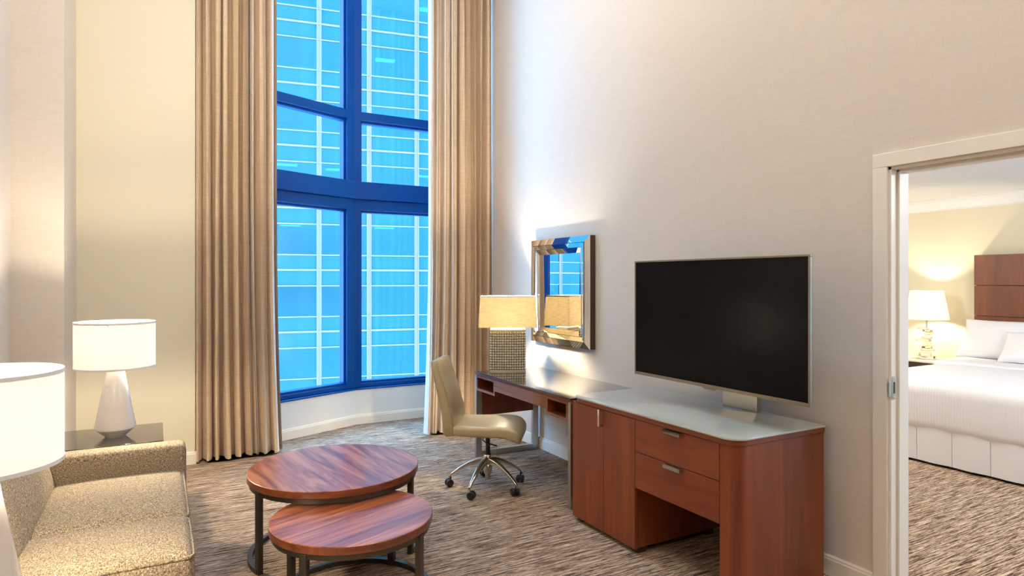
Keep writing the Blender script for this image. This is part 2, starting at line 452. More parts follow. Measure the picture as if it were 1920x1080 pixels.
# ---------------------------------------------------------------- added ceiling fill lights (unseen, above the frame)
def ceiling_emitter(x, y, z, R, mat, label):
    """added fill drum on a short stem, glowing all round"""
    o = empty('ceiling_emitter', (x, y, z)); tag(o, label, 'fill light', 'added drum fill lights')
    MB().lathe([(0.07, 0), (0.07, -0.018), (0.05, -0.025)], 28).build('canopy', 'satin_nickel', o, smooth=40)
    MB().lathe([(0.012, -0.02), (0.012, -0.15)], 12).build('stem', 'satin_nickel', o, smooth=40)
    MB().lathe([(R*0.96, -0.14), (R, -0.148), (R, -0.232), (R*0.96, -0.24)], 40).build('diffuser', mat, o, smooth=40)
    return o
ceiling_emitter(0.35, 3.9, CZ, 0.30, 'ceiling_fill', 'added unseen fill light drum above the sofa')
ceiling_emitter(1.9, 3.9, CZ, 0.30, 'ceiling_fill', 'added unseen fill light drum above the desk chair')
ceiling_emitter(0.35, 0.6, CZ, 0.30, 'ceiling_fill', 'added unseen fill light drum behind the viewer by the left wall')
ceiling_emitter(1.9, 0.6, CZ, 0.30, 'ceiling_fill', 'added unseen fill light drum near the bedroom door')
ceiling_emitter(1.1, -1.6, CZ, 0.30, 'ceiling_fill', 'added unseen fill light drum at the rear of the room')
ceiling_emitter(5.0, 0.6, 2.5, 0.24, 'bedroom_fill', 'added unseen fill light drum in the bedroom near the door')
ceiling_emitter(5.2, 4.6, 2.5, 0.24, 'bedroom_fill', 'added unseen fill light drum in the bedroom beyond the television wall')

# ================================================================ BUILDING OUTSIDE
BO = Vector((11.76, 40.0, 0)); BA = math.atan2(-0.17, 0.985)
bld = empty('office_building', BO, BA)
tag(bld, 'pale blue glass office tower with white mullions outside the window', 'building')
BAY, FL, Z0 = 3.05, 3.82, -0.69
rowdef = [('vision_pane', 0.0, 1.91), ('spandrel_panel', 1.91, 2.89), ('spandrel_panel', 2.89, 3.82)]
# local: x along facade, y away from the viewer
cache = {}
def fac_pane(kind, h, i, z):
    key = (kind, round(h, 3))
    if key not in cache:
        o = MB().box(0.13, BAY-0.13, 0.0, 0.04, 0.035, h-0.035).build(kind, 'office_glass' if kind == 'vision_pane' else 'panel_blue', bld)
        cache[key] = o.data
    else:
        o = bpy.data.objects.new(kind, cache[key]); COL.objects.link(o); o.parent = bld
    o.location = (i*BAY, 0, z)
IN_I, IN_F = range(-6, 5), range(-3, 6)
for fl in IN_F:
    for i in IN_I:
        for kind, a, b in rowdef: fac_pane(kind, b-a, i, Z0+fl*FL+a)
far = {'vision_pane': MB(), 'spandrel_panel': MB()}
ALL_I, ALL_F = range(-16, 8), range(-6, 6)
for fl in ALL_F:
    for i in ALL_I:
        if fl in IN_F and i in IN_I: continue
        for kind, a, b in rowdef:
            far[kind].box(i*BAY+0.13, (i+1)*BAY-0.13, 0, 0.04, Z0+fl*FL+a+0.035, Z0+fl*FL+b-0.035)
for kind, mb in far.items():
    o = mb.build('far_'+kind, 'office_glass' if kind == 'vision_pane' else 'panel_blue', bld); o['kind'] = 'stuff'
zb, zt = Z0+ALL_F[0]*FL, Z0+(ALL_F[-1]+1)*FL
xa, xb = ALL_I[0]*BAY, (ALL_I[-1]+1)*BAY
for i in range(ALL_I[0], ALL_I[-1]+2):
    mb = MB().box(i*BAY-0.15, i*BAY+0.15, -0.02, 0.12, zb, zt).box(i*BAY-0.13, i*BAY-0.09, -0.10, 0, zb, zt).box(i*BAY+0.09, i*BAY+0.13, -0.10, 0, zb, zt)
    mb.build('mullion', 'mullion_white', bld)
for fl in ALL_F:
    for kind, a, b in rowdef:
        z = Z0+fl*FL+a
        hh = 0.055 if a > 2 else 0.035
        MB().box(xa, xb, -0.05, 0.10, z-hh, z+hh).build('facade_rail', 'mullion_white', bld)
    MB().box(xa, xb, 0.2, 7.0, Z0+fl*FL+2.1, Z0+fl*FL+3.6).build('floor_slab', 'office_white', bld)
MB().box(xa, xb, 7.0, 7.2, zb, zt).build('core_wall', 'office_inside', bld)
for fl in range(-3, 6):
    for i in range(-6, 5):
        if random.random() < 0.55:
            x = i*BAY + random.uniform(0.3, 1.2); y = random.uniform(1.2, 4)
            MB().box(x, x+1.3, y, y+0.55, Z0+fl*FL+2.04, Z0+fl*FL+2.10).build('ceiling_emitter', 'office_light', bld)
        if random.random() < 0.35:
            x = i*BAY + random.uniform(0.3, 2.2)
            MB().box(x, x+0.45, 0.7, 1.1, Z0+fl*FL-0.25, Z0+fl*FL+2.1).build('column', 'office_white', bld)
        if random.random() < 0.4:
            x = i*BAY + random.uniform(0.2, 1.6)
            MB().box(x, x+1.3, 0.35, 1.0, Z0+fl*FL-0.25, Z0+fl*FL+random.uniform(0.1, 0.3)).build('window_ledge_cabinet', 'office_white', bld)

# ================================================================ CURTAINS
def curtain(x0, x1, yc, folds, seed, lead, label):
    rnd = random.Random(seed)
    o = empty('curtain', ((x0+x1)/2, yc, 0)); tag(o, label, 'curtain', 'floor length curtains')
    N = folds*14
    ph = [0.0]; amps = []
    ws = [rnd.uniform(0.65, 1.35) for _ in range(folds)]
    S_ = sum(ws); edges = [0]
    for w in ws: edges.append(edges[-1]+w/S_)
    amp = [rnd.uniform(0.036, 0.062) for _ in range(folds+1)]
    skew = [rnd.uniform(-0.02, 0.02) for _ in range(folds+1)]
    off = [rnd.uniform(-0.6, 0.6) for _ in range(folds+1)]
    zs = [0.022, 0.06, 0.25, 0.5, 0.8, 1.2, 1.7, 2.3, 3.0, 3.8, 4.95]
    w = x1-x0
    def pt(t, z, dy=0.0, ext=0.0):
        k = min(folds-1, max(0, sum(1 for e in edges[1:-1] if t >= e)))
        lt = (t-edges[k])/(edges[k+1]-edges[k])
        A = amp[k]*(1-lt)+amp[k+1]*lt
        low = max(0.0, 1-z/2.2)
        y = -A*(1+0.45*low)*math.sin(2*PI*lt + off[k]*0.25*math.sin(z*0.9+k)) - 0.012*math.sin(4*PI*lt+k*1.7+z*0.6)
        x = x0 - (x0+x1)/2 + t*w
        x += (0.010*math.sin(2*PI*lt*2+0.4+k) + skew[k]*math.sin(z*0.55+k)*math.sin(PI*lt))*min(1.0, 12*t, 12*(1-t))
        cx = (1 if lead > 0 else -1)
        # leading edge flares out a little towards the floor
        tt = t if lead > 0 else 1-t
        x += cx*low*low*0.05*tt
        return (x, y+dy, z)
    def sheet(dy, t0, t1, ext):
        front, back = [], []
        secs = []
        for z in zs:
            ring = [pt(t0+(t1-t0)*i/N, z, dy) for i in range(N+1)]
            ring = [(x+ext, y, zz) for x, y, zz in ring]
            bk = [(x, y+0.005, zz) for x, y, zz in reversed(ring)]
            secs.append(ring+bk)
        return MB().loft(secs)
    sheet(0, 0, 1, 0).build('fabric', 'curtain_silk', o, smooth=70)
    if lead > 0: sheet(0.020, 0.6, 1, 0.012).build('lining', 'curtain_lining', o, smooth=70)
    else: sheet(0.020, 0, 0.4, -0.012).build('lining', 'curtain_lining', o, smooth=70)
    MB().box(x0-(x0+x1)/2, x1-(x0+x1)/2, -0.02, 0.02, 4.95, 5.0).build('track', 'satin_nickel', o)
    return o
curtain(0.281, 0.925, 6.045, 9, 3, +1, 'gold beige floor length curtain at the left of the window')
curtain(2.385, 3.078, 6.00, 9, 11, -1, 'gold beige floor length curtain at the right of the window by the desk')

# ================================================================ SOFA
so = empty('sofa', (-0.35, 3.55, 0)); tag(so, 'tan tweed sofa with two seat cushions and one low arm', 'sofa')
def sl(x, y): return (x+0.35, y-3.55)
def put(mb, name, mat, x, y, z, parent, rx=0, ry=0, rz=0, smooth=50):
    M = Matrix.Translation((*sl(x, y), z)) @ Matrix.Rotation(rz, 4, 'Z') @ Matrix.Rotation(ry, 4, 'Y') @ Matrix.Rotation(rx, 4, 'X')
    return mb.xform(M).build(name, mat, parent, smooth=smooth)
put(cushion(0.445, 0.66, 0.10, 0.02), 'base', 'tweed', -0.355, 3.505, 0.20, so)
put(cushion(0.4675, 0.085, 0.245, 0.036, top=0.006), 'arm', 'tweed', -0.3225, 4.235, 0.355, so)
for k, (ya, yb) in enumerate(((3.348, 4.145), (2.845, 3.336))):
    c = put(cushion(0.315, (yb-ya)/2, 0.085, 0.042, top=0.026, sides=0.003), 'seat_cushion', 'tweed', -0.185, (ya+yb)/2, 0.380, so)
    hx, hy = 0.315, (yb-ya)/2
    cx, cy = sl(-0.185, (ya+yb)/2)
    for zz in (0.446, 0.312):
        MB().tube([(x, y, zz) for x, y in rrect(2*hx-0.006, 2*hy-0.006, 0.034, 5, cx, cy)], 0.0065, 6, True).build('piping', 'tweed', c, smooth=60)
put(cushion(0.085, 0.63, 0.30, 0.05, sides=0.01), 'back_frame', 'tweed', -0.735, 3.51, 0.45, so)
put(cushion(0.075, 0.65, 0.20, 0.045, sides=0.012, m=14), 'back_cushion', 'tweed', -0.585, 3.495, 0.60, so, ry=-0.25)
for x in (-0.74, 0.03):
    for y in (2.92, 4.20):
        MB().lathe([(0.018, 0), (0.026, 0.11)], 14, sl(x, y)).build('foot', 'dark_wood', so, smooth=40)
MB().box(0.245, 0.262, -0.712, -0.7040, 0.37, 0.39).build('care_tag', 'tag_cloth', so)

# ================================================================ END TABLES AND SOFA LAMPS
def end_table(x0, x1, y0, y1, label, H=0.60):
    cx, cy = (x0+x1)/2, (y0+y1)/2; hx, hy = (x1-x0)/2, (y1-y0)/2
    o = empty('end_table', (cx, cy, 0)); tag(o, label, 'table', 'end tables beside the sofa')
    MB().box(-hx, hx, -hy, hy, H-0.012, H).build('glass_top', 'end_table_glass', o, bevel=0.002)
    MB().box(-hx+0.005, hx-0.005, -hy+0.005, hy-0.005, H-0.07, H-0.012).build('apron', 'dark_wood', o, bevel=0.003)
    for sx in (-1, 1):
        for sy in (-1, 1):
            MB().box(sx*(hx-0.05), sx*(hx-0.01), sy*(hy-0.05), sy*(hy-0.01), 0, H-0.07).build('leg', 'dark_wood', o, bevel=0.003)
    MB().box(-hx+0.05, hx-0.05, -hy+0.05, hy-0.05, 0.18, 0.20).build('shelf', 'dark_wood', o, bevel=0.002)
    return o
end_table(-0.56, 0.03, 4.33, 4.88, 'dark glass topped end table beyond the sofa arm')
end_table(-0.80, -0.30, 1.98, 2.50, 'dark glass topped end table in front of the sofa', 0.580)
def bulb(parent, z, mat, r=0.035):
    MB().lathe([(0.008, z-0.07), (0.014, z-0.05), (r*0.8, z-0.02), (r, z), (r*0.8, z+0.022), (r*0.3, z+0.034)], 14).build('bulb', mat, parent, smooth=60)
def sofa_lamp(x, y, z, label):
    o = empty('table_lamp', (x, y, z)); tag(o, label, 'lamp', 'white ceramic lamps beside the sofa')
    MB().lathe([(0.053, 0), (0.056, 0.004), (0.107, 0.050), (0.110, 0.062), (0.046, 0.415), (0.040, 0.42)], 56).build('base', 'white_ceramic', o, smooth=25)
    MB().tube([(0, 0, 0.42), (0, 0, 0.50)], 0.012, 10).build('neck', 'satin_nickel', o, smooth=40)
    R = 0.215; t = 0.003; zl, zh = 0.418, 0.698
    MB().lathe([(R, zl), (R, zh), (R-t, zh), (R-t, zl)], 72, ring=True).build('shade', 'white_shade', o, smooth=40)
    for zz in (zl+0.006, zh-0.004):
        MB().lathe([(R+0.0015, zz-0.006), (R+0.0015, zz+0.006), (R-0.001, zz+0.006), (R-0.001, zz-0.006)], 72, ring=True).build('shade_trim', 'white_linen', o, smooth=40)
    for k in range(3):
        a = 2*PI*k/3+0.4
        MB().tube([(0, 0, zh-0.03), (R*math.cos(a), R*math.sin(a), zh-0.012)], 0.003, 6).build('spider_arm', 'satin_nickel', o)
    MB().tube([(0, 0, 0.60), (0, 0, zh+0.012)], 0.004, 8).build('finial', 'satin_nickel', o)
    for bx_, bz_ in ((0.0, 0.585), (0.045, 0.462)):
        bb = MB().lathe([(0.008, bz_-0.045), (0.014, bz_-0.035), (0.024, bz_-0.015), (0.030, bz_), (0.024, bz_+0.02), (0.010, bz_+0.029)], 14, (bx_, 0))
        bb.build('bulb', 'bulb_sofa', o, smooth=60)
    return o
sofa_lamp(-0.227, 4.59, 0.60, 'white drum shade lamp on the far end table behind the sofa arm')
sofa_lamp(-0.470, 2.415, 0.58, 'white drum shade lamp cut off at the left edge, nearest the viewer')

# ================================================================ NESTING COFFEE TABLES
def coffee(x, y, R, H, legs, arc, wood_mat, rot, label):
    o = empty('coffee_table', (x, y, 0)); tag(o, label, 'table', 'round nesting coffee tables')
    t = MB().lathe([(R-0.004, H-0.040), (R, H-0.036), (R, H-0.003)], 96).build('rim', 'table_edge', o, smooth=40)
    t = MB().lathe([(R, H-0.003), (R-0.003, H)], 96).build('top', wood_mat, o, rz=rot, smooth=40)
    MB().lathe([(R-0.012, H-0.066), (R-0.012, H-0.040), (R-0.030, H-0.040), (R-0.030, H-0.066)], 96, ring=True).build('apron_ring', 'bronze_metal', o, smooth=40)
    a0, a1 = arc; n = 72; full = abs(a1-a0) >= 359
    ro, ri, h = R-0.004, R-0.030, 0.026
    secs = []
    for i in range(n if full else n+1):
        a = math.radians(a0+(a1-a0)*i/n); c, s = math.cos(a), math.sin(a)
        secs.append([(ro*c, ro*s, 0), (ro*c, ro*s, h), (ri*c, ri*s, h), (ri*c, ri*s, 0)])
    MB().loft(secs, True, True, full).build('base_ring', 'bronze_metal', o, smooth=40)
    for d in legs:
        mb = MB().box(-0.014, 0.014, -0.019, 0.019, 0.0, H-0.045)
        mb.xform(Matrix.Rotation(math.radians(d), 4, 'Z') @ Matrix.Translation((R-0.021, 0, 0)))
        mb.build('leg', 'bronze_metal', o, bevel=0.002)
    return o
coffee(0.900, 3.741, 0.4755, 0.48, (198, 322, 78), (-38, 198), 'table_wood', 0.12, 'larger and taller round wood topped coffee table with curved metal base')
coffee(0.839, 3.130, 0.3895, 0.40, (41, 131, 221, 311), (0, 360), 'table_wood_b', 0.35, 'smaller and lower round wood coffee table tucked under the taller one')

# ================================================================ DESK
dk = empty('desk', (2.76, 4.33, 0)); tag(dk, 'cherry wood writing desk with dark glass top and steel frame legs', 'desk')
def D(x, y): return (x-2.76, y-4.33)
x0, y0 = D(2.44, 3.585); x1, y1 = D(3.075, 5.08)
MB().box(x0-0.004, x1, y0, y1, 0.742, 0.752).build('glass_top', 'smoked_glass', dk, bevel=0.002)
MB().box(x0+0.008, x1, y0+0.004, y1-0.004, 0.722, 0.742).build('top_board', 'cherry_wood_y', dk, bevel=0.001)
ch = 'desk_wood'
ym0, ym1 = D(0, 3.90)[1], D(0, 4.70)[1]
MB().box(x0, x0+0.02, ym0, ym1, 0.632, 0.722).build('apron', ch, dk, bevel=0.001)
def cubby(ya, yb):
    c = box('cubby', ch, dk, (x0, ya, 0.704), (x0+0.32, yb, 0.722))
    for nm, a, b in (('cubby_floor', (x0, ya, 0.592), (x0+0.32, yb, 0.612)), ('cubby_side', (x0, ya, 0.612), (x0+0.32, ya+0.022, 0.704)),
                     ('cubby_side', (x0, yb-0.022, 0.612), (x0+0.32, yb, 0.704)), ('cubby_back', (x0+0.30, ya+0.022, 0.612), (x0+0.32, yb-0.022, 0.704))):
        box(nm, 'cubby_inside' if nm == 'cubby_back' else ch, c, a, b)
cubby(y0+0.034, ym0); cubby(ym1, y1-0.034)
for (ya, yb) in ((y0, y0+0.034), (y1-0.034, y1)):
    f = box('leg_frame', 'brushed_steel', dk, (x0, ya, 0.0), (x0+0.055, yb, 0.722), bevel=0.002)
    box('rear_post', 'brushed_steel', f, (x1-0.055, ya, 0.0), (x1, yb, 0.722), bevel=0.002)
    box('foot_rail', 'brushed_steel', f, (x0+0.055, ya, 0.0), (x1-0.055, yb, 0.05), bevel=0.002)
    box('head_rail', 'brushed_steel', f, (x0+0.055, ya, 0.672), (x1-0.055, yb, 0.722), bevel=0.002)
box('end_panel', 'cherry_wood', dk, (x0+0.055, y1-0.030, 0.36), (x1-0.055, y1-0.008, 0.672))
box('rear_apron', ch, dk, (x1-0.03, y0+0.034, 0.60), (x1-0.01, y1-0.034, 0.722))

# ================================================================ DRESSER
ds = empty('credenza', (2.675, 2.775, 0)); tag(ds, 'cherry wood credenza with doors, two drawers and frosted glass top', 'cabinet')
def E(x, y): return (x-2.675, y-2.775)
X0, X1 = -0.32, 0.325            # front face x=2.355, rear x=3.0
YR, YL = 2.10-2.775, 3.435-2.775
ydo, ydm, ydr = 2.818-2.775, 3.108-2.775, 2.197-2.775
HT = 0.79
def rounded_plan(x0, x1, y0, y1, r, both=True):
    pts = [(x1, y0), (x1, y1)]
    for k in range(9):
        a = PI/2 + k/8*PI/2; pts.append((x0+r+r*math.cos(a), y1-r+r*math.sin(a)))
    for k in range(9):
        a = PI + k/8*PI/2; pts.append((x0+r+r*math.cos(a), y0+r+r*math.sin(a)))
    return pts
MB().prism(rounded_plan(X0-0.012, X1+0.0, YR-0.012, YL+0.006, 0.085), 0.797, 0.808).build('glass_top', 'frosted_glass', ds, bevel=0.0025, smooth=30)
MB().prism(rounded_plan(X0-0.006, X1, YR-0.006, YL, 0.085), 0.772, 0.797).build('top_board', 'cherry_wood_y', ds, smooth=30)
# right end panel with rounded front corner
r = 0.085
pp = [(X1, YR), (X1, YR+0.024), (X0+r, YR+0.024)]
pp = [(X1, YR), (X1, YR+0.022), (X0+0.12, YR+0.022), (X0+0.12, ydr-0.002), (X0, ydr-0.002), (X0, YR+r)]
for k in range(1, 11):
    a = PI + k/10*PI/2; pp.append((X0+r+r*math.cos(a), YR+r+r*math.sin(a)))
MB().prism(pp, 0.0, 0.769).build('end_panel', 'cherry_wood', ds, smooth=30)
# left cabinet box
box('cabinet_box', 'cherry_wood', ds, (X0+0.021, ydo+0.001, 0.035), (X1, YL-0.004, 0.772))
for (ya, yb, hs) in ((ydo+0.0015, ydm-0.0015, 1), (ydm+0.0015, YL-0.012, -1)):
    d = box('door', 'cherry_wood', ds, (X0, ya, 0.030), (X0+0.02, yb, 0.766), bevel=0.0015)
    if hs < 0:
        hy = ya+0.006
        hb = MB().box(X0-0.028, X0-0.021, hy, hy+0.016, 0.668, 0.772-0.002)
        hb.box(X0-0.022, X0+0.001, hy, hy+0.016, 0.762, 0.770).box(X0-0.022, X0+0.001, hy, hy+0.016, 0.668, 0.676)
        hb.build('handle', 'chrome', d)
box('stile', 'cherry_wood', ds, (X0, YL-0.010, 0.03), (X0+0.02, YL, 0.769), bevel=0.001)
# drawer carcass with open space below
box('drawer_carcass', 'cherry_wood', ds, (X0+0.021, ydr, 0.385), (X1, ydo, 0.771))
box('back_panel', 'dark_wood', ds, (X1-0.015, YR+0.022, 0.05), (X1-0.004, ydo, 0.385))
for (za, zb) in ((0.588, 0.767), (0.382, 0.584)):
    d = box('drawer', 'cherry_wood_y', ds, (X0, ydr+0.002, za), (X0+0.02, ydo-0.002, zb), bevel=0.0015)
    hz = zb-0.004
    hb = MB().box(X0-0.026, X0+0.004, -0.335, -0.213, hz, hz+0.003).box(X0-0.028, X0-0.024, -0.335, -0.213, hz-0.016, hz+0.003)
    hb.build('handle', 'chrome', d)
for (x, y) in ((X0+0.03, ydo+0.01), (X0+0.03, YL-0.07), (X1-0.08, ydo+0.01), (X1-0.08, YL-0.07)):
    box('foot', 'dark_wood', ds, (x, y, 0), (x+0.06, y+0.06, 0.036))
box('foot', 'dark_wood', ds, (X1-0.08, ydr+0.25, 0), (X1-0.02, ydr+0.31, 0.07))

# ================================================================ TELEVISION
tv = empty('television', (2.97, 2.61, 0.808)); tag(tv, 'large flat television switched off, on a stand at the credenza back', 'television')
def T(x, y, z): return (x-2.97, y-2.61, z-0.808)
box('screen_housing', 'black_plastic', tv, T(2.648, 1.925, 0.965), T(2.672, 3.162, 1.668), bevel=0.006)
box('rear_bulge', 'black_plastic', tv, T(2.672, 2.15, 1.02), T(2.705, 2.94, 1.45), bevel=0.01)
fr = MB()
a, b = T(2.643, 1.920, 0.960), T(2.660, 3.167, 1.673)
bw = 0.011
for (ya, yb, za, zb) in ((a[1], b[1], a[2], a[2]+0.018), (a[1], b[1], b[2]-bw, b[2]), (a[1], a[1]+bw, a[2]+0.018, b[2]-bw), (b[1]-bw, b[1], a[2]+0.018, b[2]-bw)):
    MB().box(a[0], b[0], ya, yb, za, zb).build('bezel', 'tv_bezel', tv, bevel=0.002)
box('screen', 'tv_screen', tv, (a[0]+0.004, a[1]+bw, a[2]+0.018), (a[0]+0.006, b[1]-bw, b[2]-bw))
ym = (a[1]+b[1])/2
MB().loft([[(a[0]+0.001, ym-0.05, a[2]+0.001), (a[0]+0.001, ym-0.035, a[2]-0.008), (a[0]+0.001, ym+0.035, a[2]-0.008), (a[0]+0.001, ym+0.05, a[2]+0.001)],
           [(a[0]+0.016, ym-0.05, a[2]+0.001), (a[0]+0.016, ym-0.035, a[2]-0.008), (a[0]+0.016, ym+0.035, a[2]-0.008), (a[0]+0.016, ym+0.05, a[2]+0.001)]]).build('sensor_lip', 'tv_bezel', tv)
box('stand_column', 'satin_nickel', tv, T(2.955, 2.485, 0.808), T(2.995, 2.735, 1.50), bevel=0.004)
box('bracket_arm', 'black_metal', tv, T(2.70, 2.50, 1.18), T(2.958, 2.70, 1.34), bevel=0.004)

# ================================================================ WALL MIRROR
mi = empty('wall_mirror', (RX, 4.655, 1.455)); tag(mi, 'square wall mirror in a wide stepped silver frame above the desk', 'mirror')
hw = 0.458; 
box('backing', 'mirror_back', mi, (-0.055, -hw, -0.463), (-0.001, hw, 0.463), bevel=0.002)
def strip(name, q):   # q: four (y, z, depth) corners on the front, thickened towards the wall
    f_ = [(-d, y, z) for y, z, d in q]; b_ = [(-0.05, y, z) for y, z, d in q]
    MB().loft([f_, b_]).build(name, 'mirror', mi)
H = 0.463
def ringstrips(i0, d0, i1, d1):
    """four mitred strips between inset i0 (depth d0) and inset i1 (depth d1)"""
    (a, b), (c, d) = i0, i1   # (side inset, top inset) outer / inner
    yo, zo, yi, zi = hw-a, H-b, hw-c, H-d
    strip('frame_strip', [(-yo, zo, d0), (yo, zo, d0), (yi, zi, d1), (-yi, zi, d1)])
    strip('frame_strip', [(-yo, -zo, d0), (yo, -zo, d0), (yi, -zi, d1), (-yi, -zi, d1)])
    strip('frame_strip', [(-yo, -zo, d0), (-yo, zo, d0), (-yi, zi, d1), (-yi, -zi, d1)])
    strip('frame_strip', [(yo, -zo, d0), (yo, zo, d0), (yi, zi, d1), (yi, -zi, d1)])
ringstrips((0, 0), 0.060, (0.052, 0.052), 0.074)
ringstrips((0.057, 0.057), 0.079, (0.092, 0.092), 0.066)
ringstrips((0.097, 0.097), 0.074, (0.140, 0.140), 0.054)
# slender tapering accent strips laid over the sides
for sy in (-1, 1):
    strip('accent_strip', [(sy*(hw-0.060), 0.40, 0.079), (sy*(hw-0.088), 0.40, 0.079), (sy*(hw-0.075), -0.40, 0.079), (sy*(hw-0.070), -0.40, 0.079)])
    strip('accent_strip', [(sy*(hw-0.100), 0.365, 0.076), (sy*(hw-0.106), 0.365, 0.076), (sy*(hw-0.135), -0.365, 0.072), (sy*(hw-0.098), -0.365, 0.076)])
box('mirror_glass', 'mirror', mi, (-0.0565, -hw+0.138, -H+0.138), (-0.055, hw-0.138, H-0.138))

# ================================================================ DESK LAMP
dl = empty('desk_lamp', (2.715, 4.975, 0.752), -math.radians(28.5)); tag(dl, 'rectangular linen shade lamp with studded ceramic base on the desk', 'lamp')
def bowed(w, d, z, n=24):
    pts = []
    for i in range(n+1):
        t = -1+2*i/n; pts.append((t*w/2, -d/2*(0.72+0.28*math.sqrt(max(0, 1-t*t*0.96))), z))
    for i in range(n+1):
        t = 1-2*i/n; pts.append((t*w/2, d/2*(0.72+0.28*math.sqrt(max(0, 1-t*t*0.96))), z))
    return pts
bw_, bd_, bh_ = 0.312, 0.15, 0.372
secs = [bowed(bw_-0.02, bd_-0.02, 0), bowed(bw_, bd_, 0.006), bowed(bw_, bd_, bh_-0.010), bowed(bw_-0.008, bd_-0.008, bh_-0.003), bowed(bw_-0.02, bd_-0.02, bh_)]
base = MB().loft(secs).build('base', 'stud_ground', dl, smooth=40)
cap = MB().loft([bowed(bw_+0.003, bd_+0.003, bh_-0.022), bowed(bw_+0.003, bd_+0.003, bh_-0.004), bowed(bw_-0.012, bd_-0.012, bh_+0.002)]).build('base_cap', 'stud_ceramic', base, smooth=40)
MB().loft([bowed(bw_+0.003, bd_+0.003, 0.0), bowed(bw_+0.003, bd_+0.003, 0.014)]).build('base_foot', 'stud_ceramic', base, smooth=40)
st = MB()
cols, rows = 15, 15
for side in (-1, 1):
    for c in range(cols):
        for r_ in range(rows):
            t = -0.95+1.9*c/(cols-1); x = t*bw_/2
            y = side*bd_/2*(0.72+0.28*math.sqrt(max(0, 1-t*t*0.96))); z = 0.026+(bh_-0.060)*r_/(rows-1)
            ring = []
            R = 0.0098
            st.add([(x+R*math.cos(k*PI/4), y, z+R*math.sin(k*PI/4)) for k in range(8)] +
                   [(x+R*0.75*math.cos(k*PI/4), y+side*0.006, z+R*0.75*math.sin(k*PI/4)) for k in range(8)] + [(x, y+side*0.0085, z)],
                   [(k, (k+1) % 8, 8+(k+1) % 8, 8+k) for k in range(8)] + [(8+k, 8+(k+1) % 8, 16) for k in range(8)])
o = st.build('studs', 'stud_ceramic', base, smooth=60); o['kind'] = 'stuff'
MB().tube([(0, 0, bh_), (0, 0, bh_+0.06)], 0.010, 10).build('neck', 'satin_nickel', dl, smooth=40)
zl, zh = 0.388, 0.660
def rr3(w, d, z): return [(x, y, z) for x, y in rrect(w, d, 0.012, 4)]
MB().loft([rr3(0.512, 0.27, zl), rr3(0.482, 0.245, zh), rr3(0.476, 0.239, zh), rr3(0.506, 0.264, zl)], ring=True).build('shade', 'linen_shade', dl, smooth=30)
MB().loft([rr3(0.4845, 0.2475, zh-0.008), rr3(0.4835, 0.2465, zh+0.002), rr3(0.474, 0.237, zh+0.002), rr3(0.475, 0.238, zh-0.008)], ring=True).build('shade_trim', 'white_linen', dl)
for sx in (-1, 1):
    MB().tube([(0, 0, zh-0.03), (sx*0.23, 0, zh-0.010)], 0.003, 6).build('spider_arm', 'satin_nickel', dl)
MB().tube([(0, 0, 0.56), (0, 0, zh+0.005)], 0.004, 8).build('finial', 'satin_nickel', dl)
bulb(dl, 0.52, 'bulb_desk')

# ================================================================ DESK CHAIR
cr = empty('desk_chair', (2.16, 4.27, 0), -math.radians(36)); tag(cr, 'gold beige leather swivel chair on five casters at the desk', 'chair')
def sect(x, w, zt, zb, r):
    return [(x, y, z) for y, z in rrect(w, zt-zb, r, 4, 0, (zt+zb)/2)]
ss = [(-0.225, 0.41, .497, .432, .02), (-0.215, 0.425, .502, .426, .024), (-0.10, 0.445, .503, .422, .026), (0.03, 0.465, .506, .422, .026), (0.13, 0.475, .508, .424, .026),
      (0.195, 0.475, .502, .410, .026), (0.235, 0.468, .486, .394, .026), (0.258, 0.455, .462, .386, .024), (0.268, 0.435, .440, .392, .018)]
seat = MB().loft([sect(*q) for q in ss]).build('seat', 'gold_leather', cr, smooth=50)
for sy in (-1, 1):
    MB().tube([(x, sy*(w/2-0.003), zt-0.026) for x, w, zt, zb, r_ in ss[1:-1]], 0.003, 6).build('seat_piping', 'gold_piping', seat, smooth=60)
def bsect(x, z, w, th, lean, r):
    M = Matrix.Translation((x, 0, z)) @ Matrix.Rotation(lean, 4, 'Y')
    return [tuple(M @ Vector((a, b, 0))) for a, b in rrect(th, w, r, 4)]
bs = [(-0.250, .425, .405, .07, .0, .02), (-0.255, .44, .42, .085, -.02, .025), (-0.258, .50, .43, .088, -.05, .025), (-0.264, .58, .435, .088, -.14, .025), (-0.288, .68, .43, .082, -.22, .024),
      (-0.318, .79, .425, .074, -.24, .022), (-0.346, .89, .415, .064, -.24, .02), (-0.362, .945, .405, .058, -.24, .02), (-0.368, .965, .39, .044, -.24, .018)]
back = MB().loft([bsect(*q) for q in bs]).build('backrest', 'gold_leather', cr, smooth=50)
for sy in (-1, 1):
    pth = []
    for (x, z, w, th, lean, r_) in bs[1:-1]:
        M = Matrix.Translation((x, 0, z)) @ Matrix.Rotation(lean, 4, 'Y')
        pth.append(tuple(M @ Vector((th/2-0.012, sy*(w/2-0.0015), 0))))
    MB().tube(pth, 0.003, 6).build('back_piping', 'gold_piping', back, smooth=60)
MB().lathe([(0.062, 0.428), (0.062, 0.414), (0.030, 0.400), (0.020, 0.392)], 24).build('seat_plate', 'black_metal', cr, smooth=40)
MB().lathe([(0.0175, 0.245), (0.0175, 0.40)], 20).build('gas_lift', 'black_plastic', cr, smooth=40)
MB().tube([(-0.01, -0.02, 0.408), (-0.015, -0.10, 0.402), (-0.02, -0.115, 0.385), (0.0, -0.112, 0.368), (0.07, -0.105, 0.345), (0.085, -0.105, 0.343)], [.0045]*4+[.006, .006], 8).build('lever', 'black_metal', cr, smooth=60)
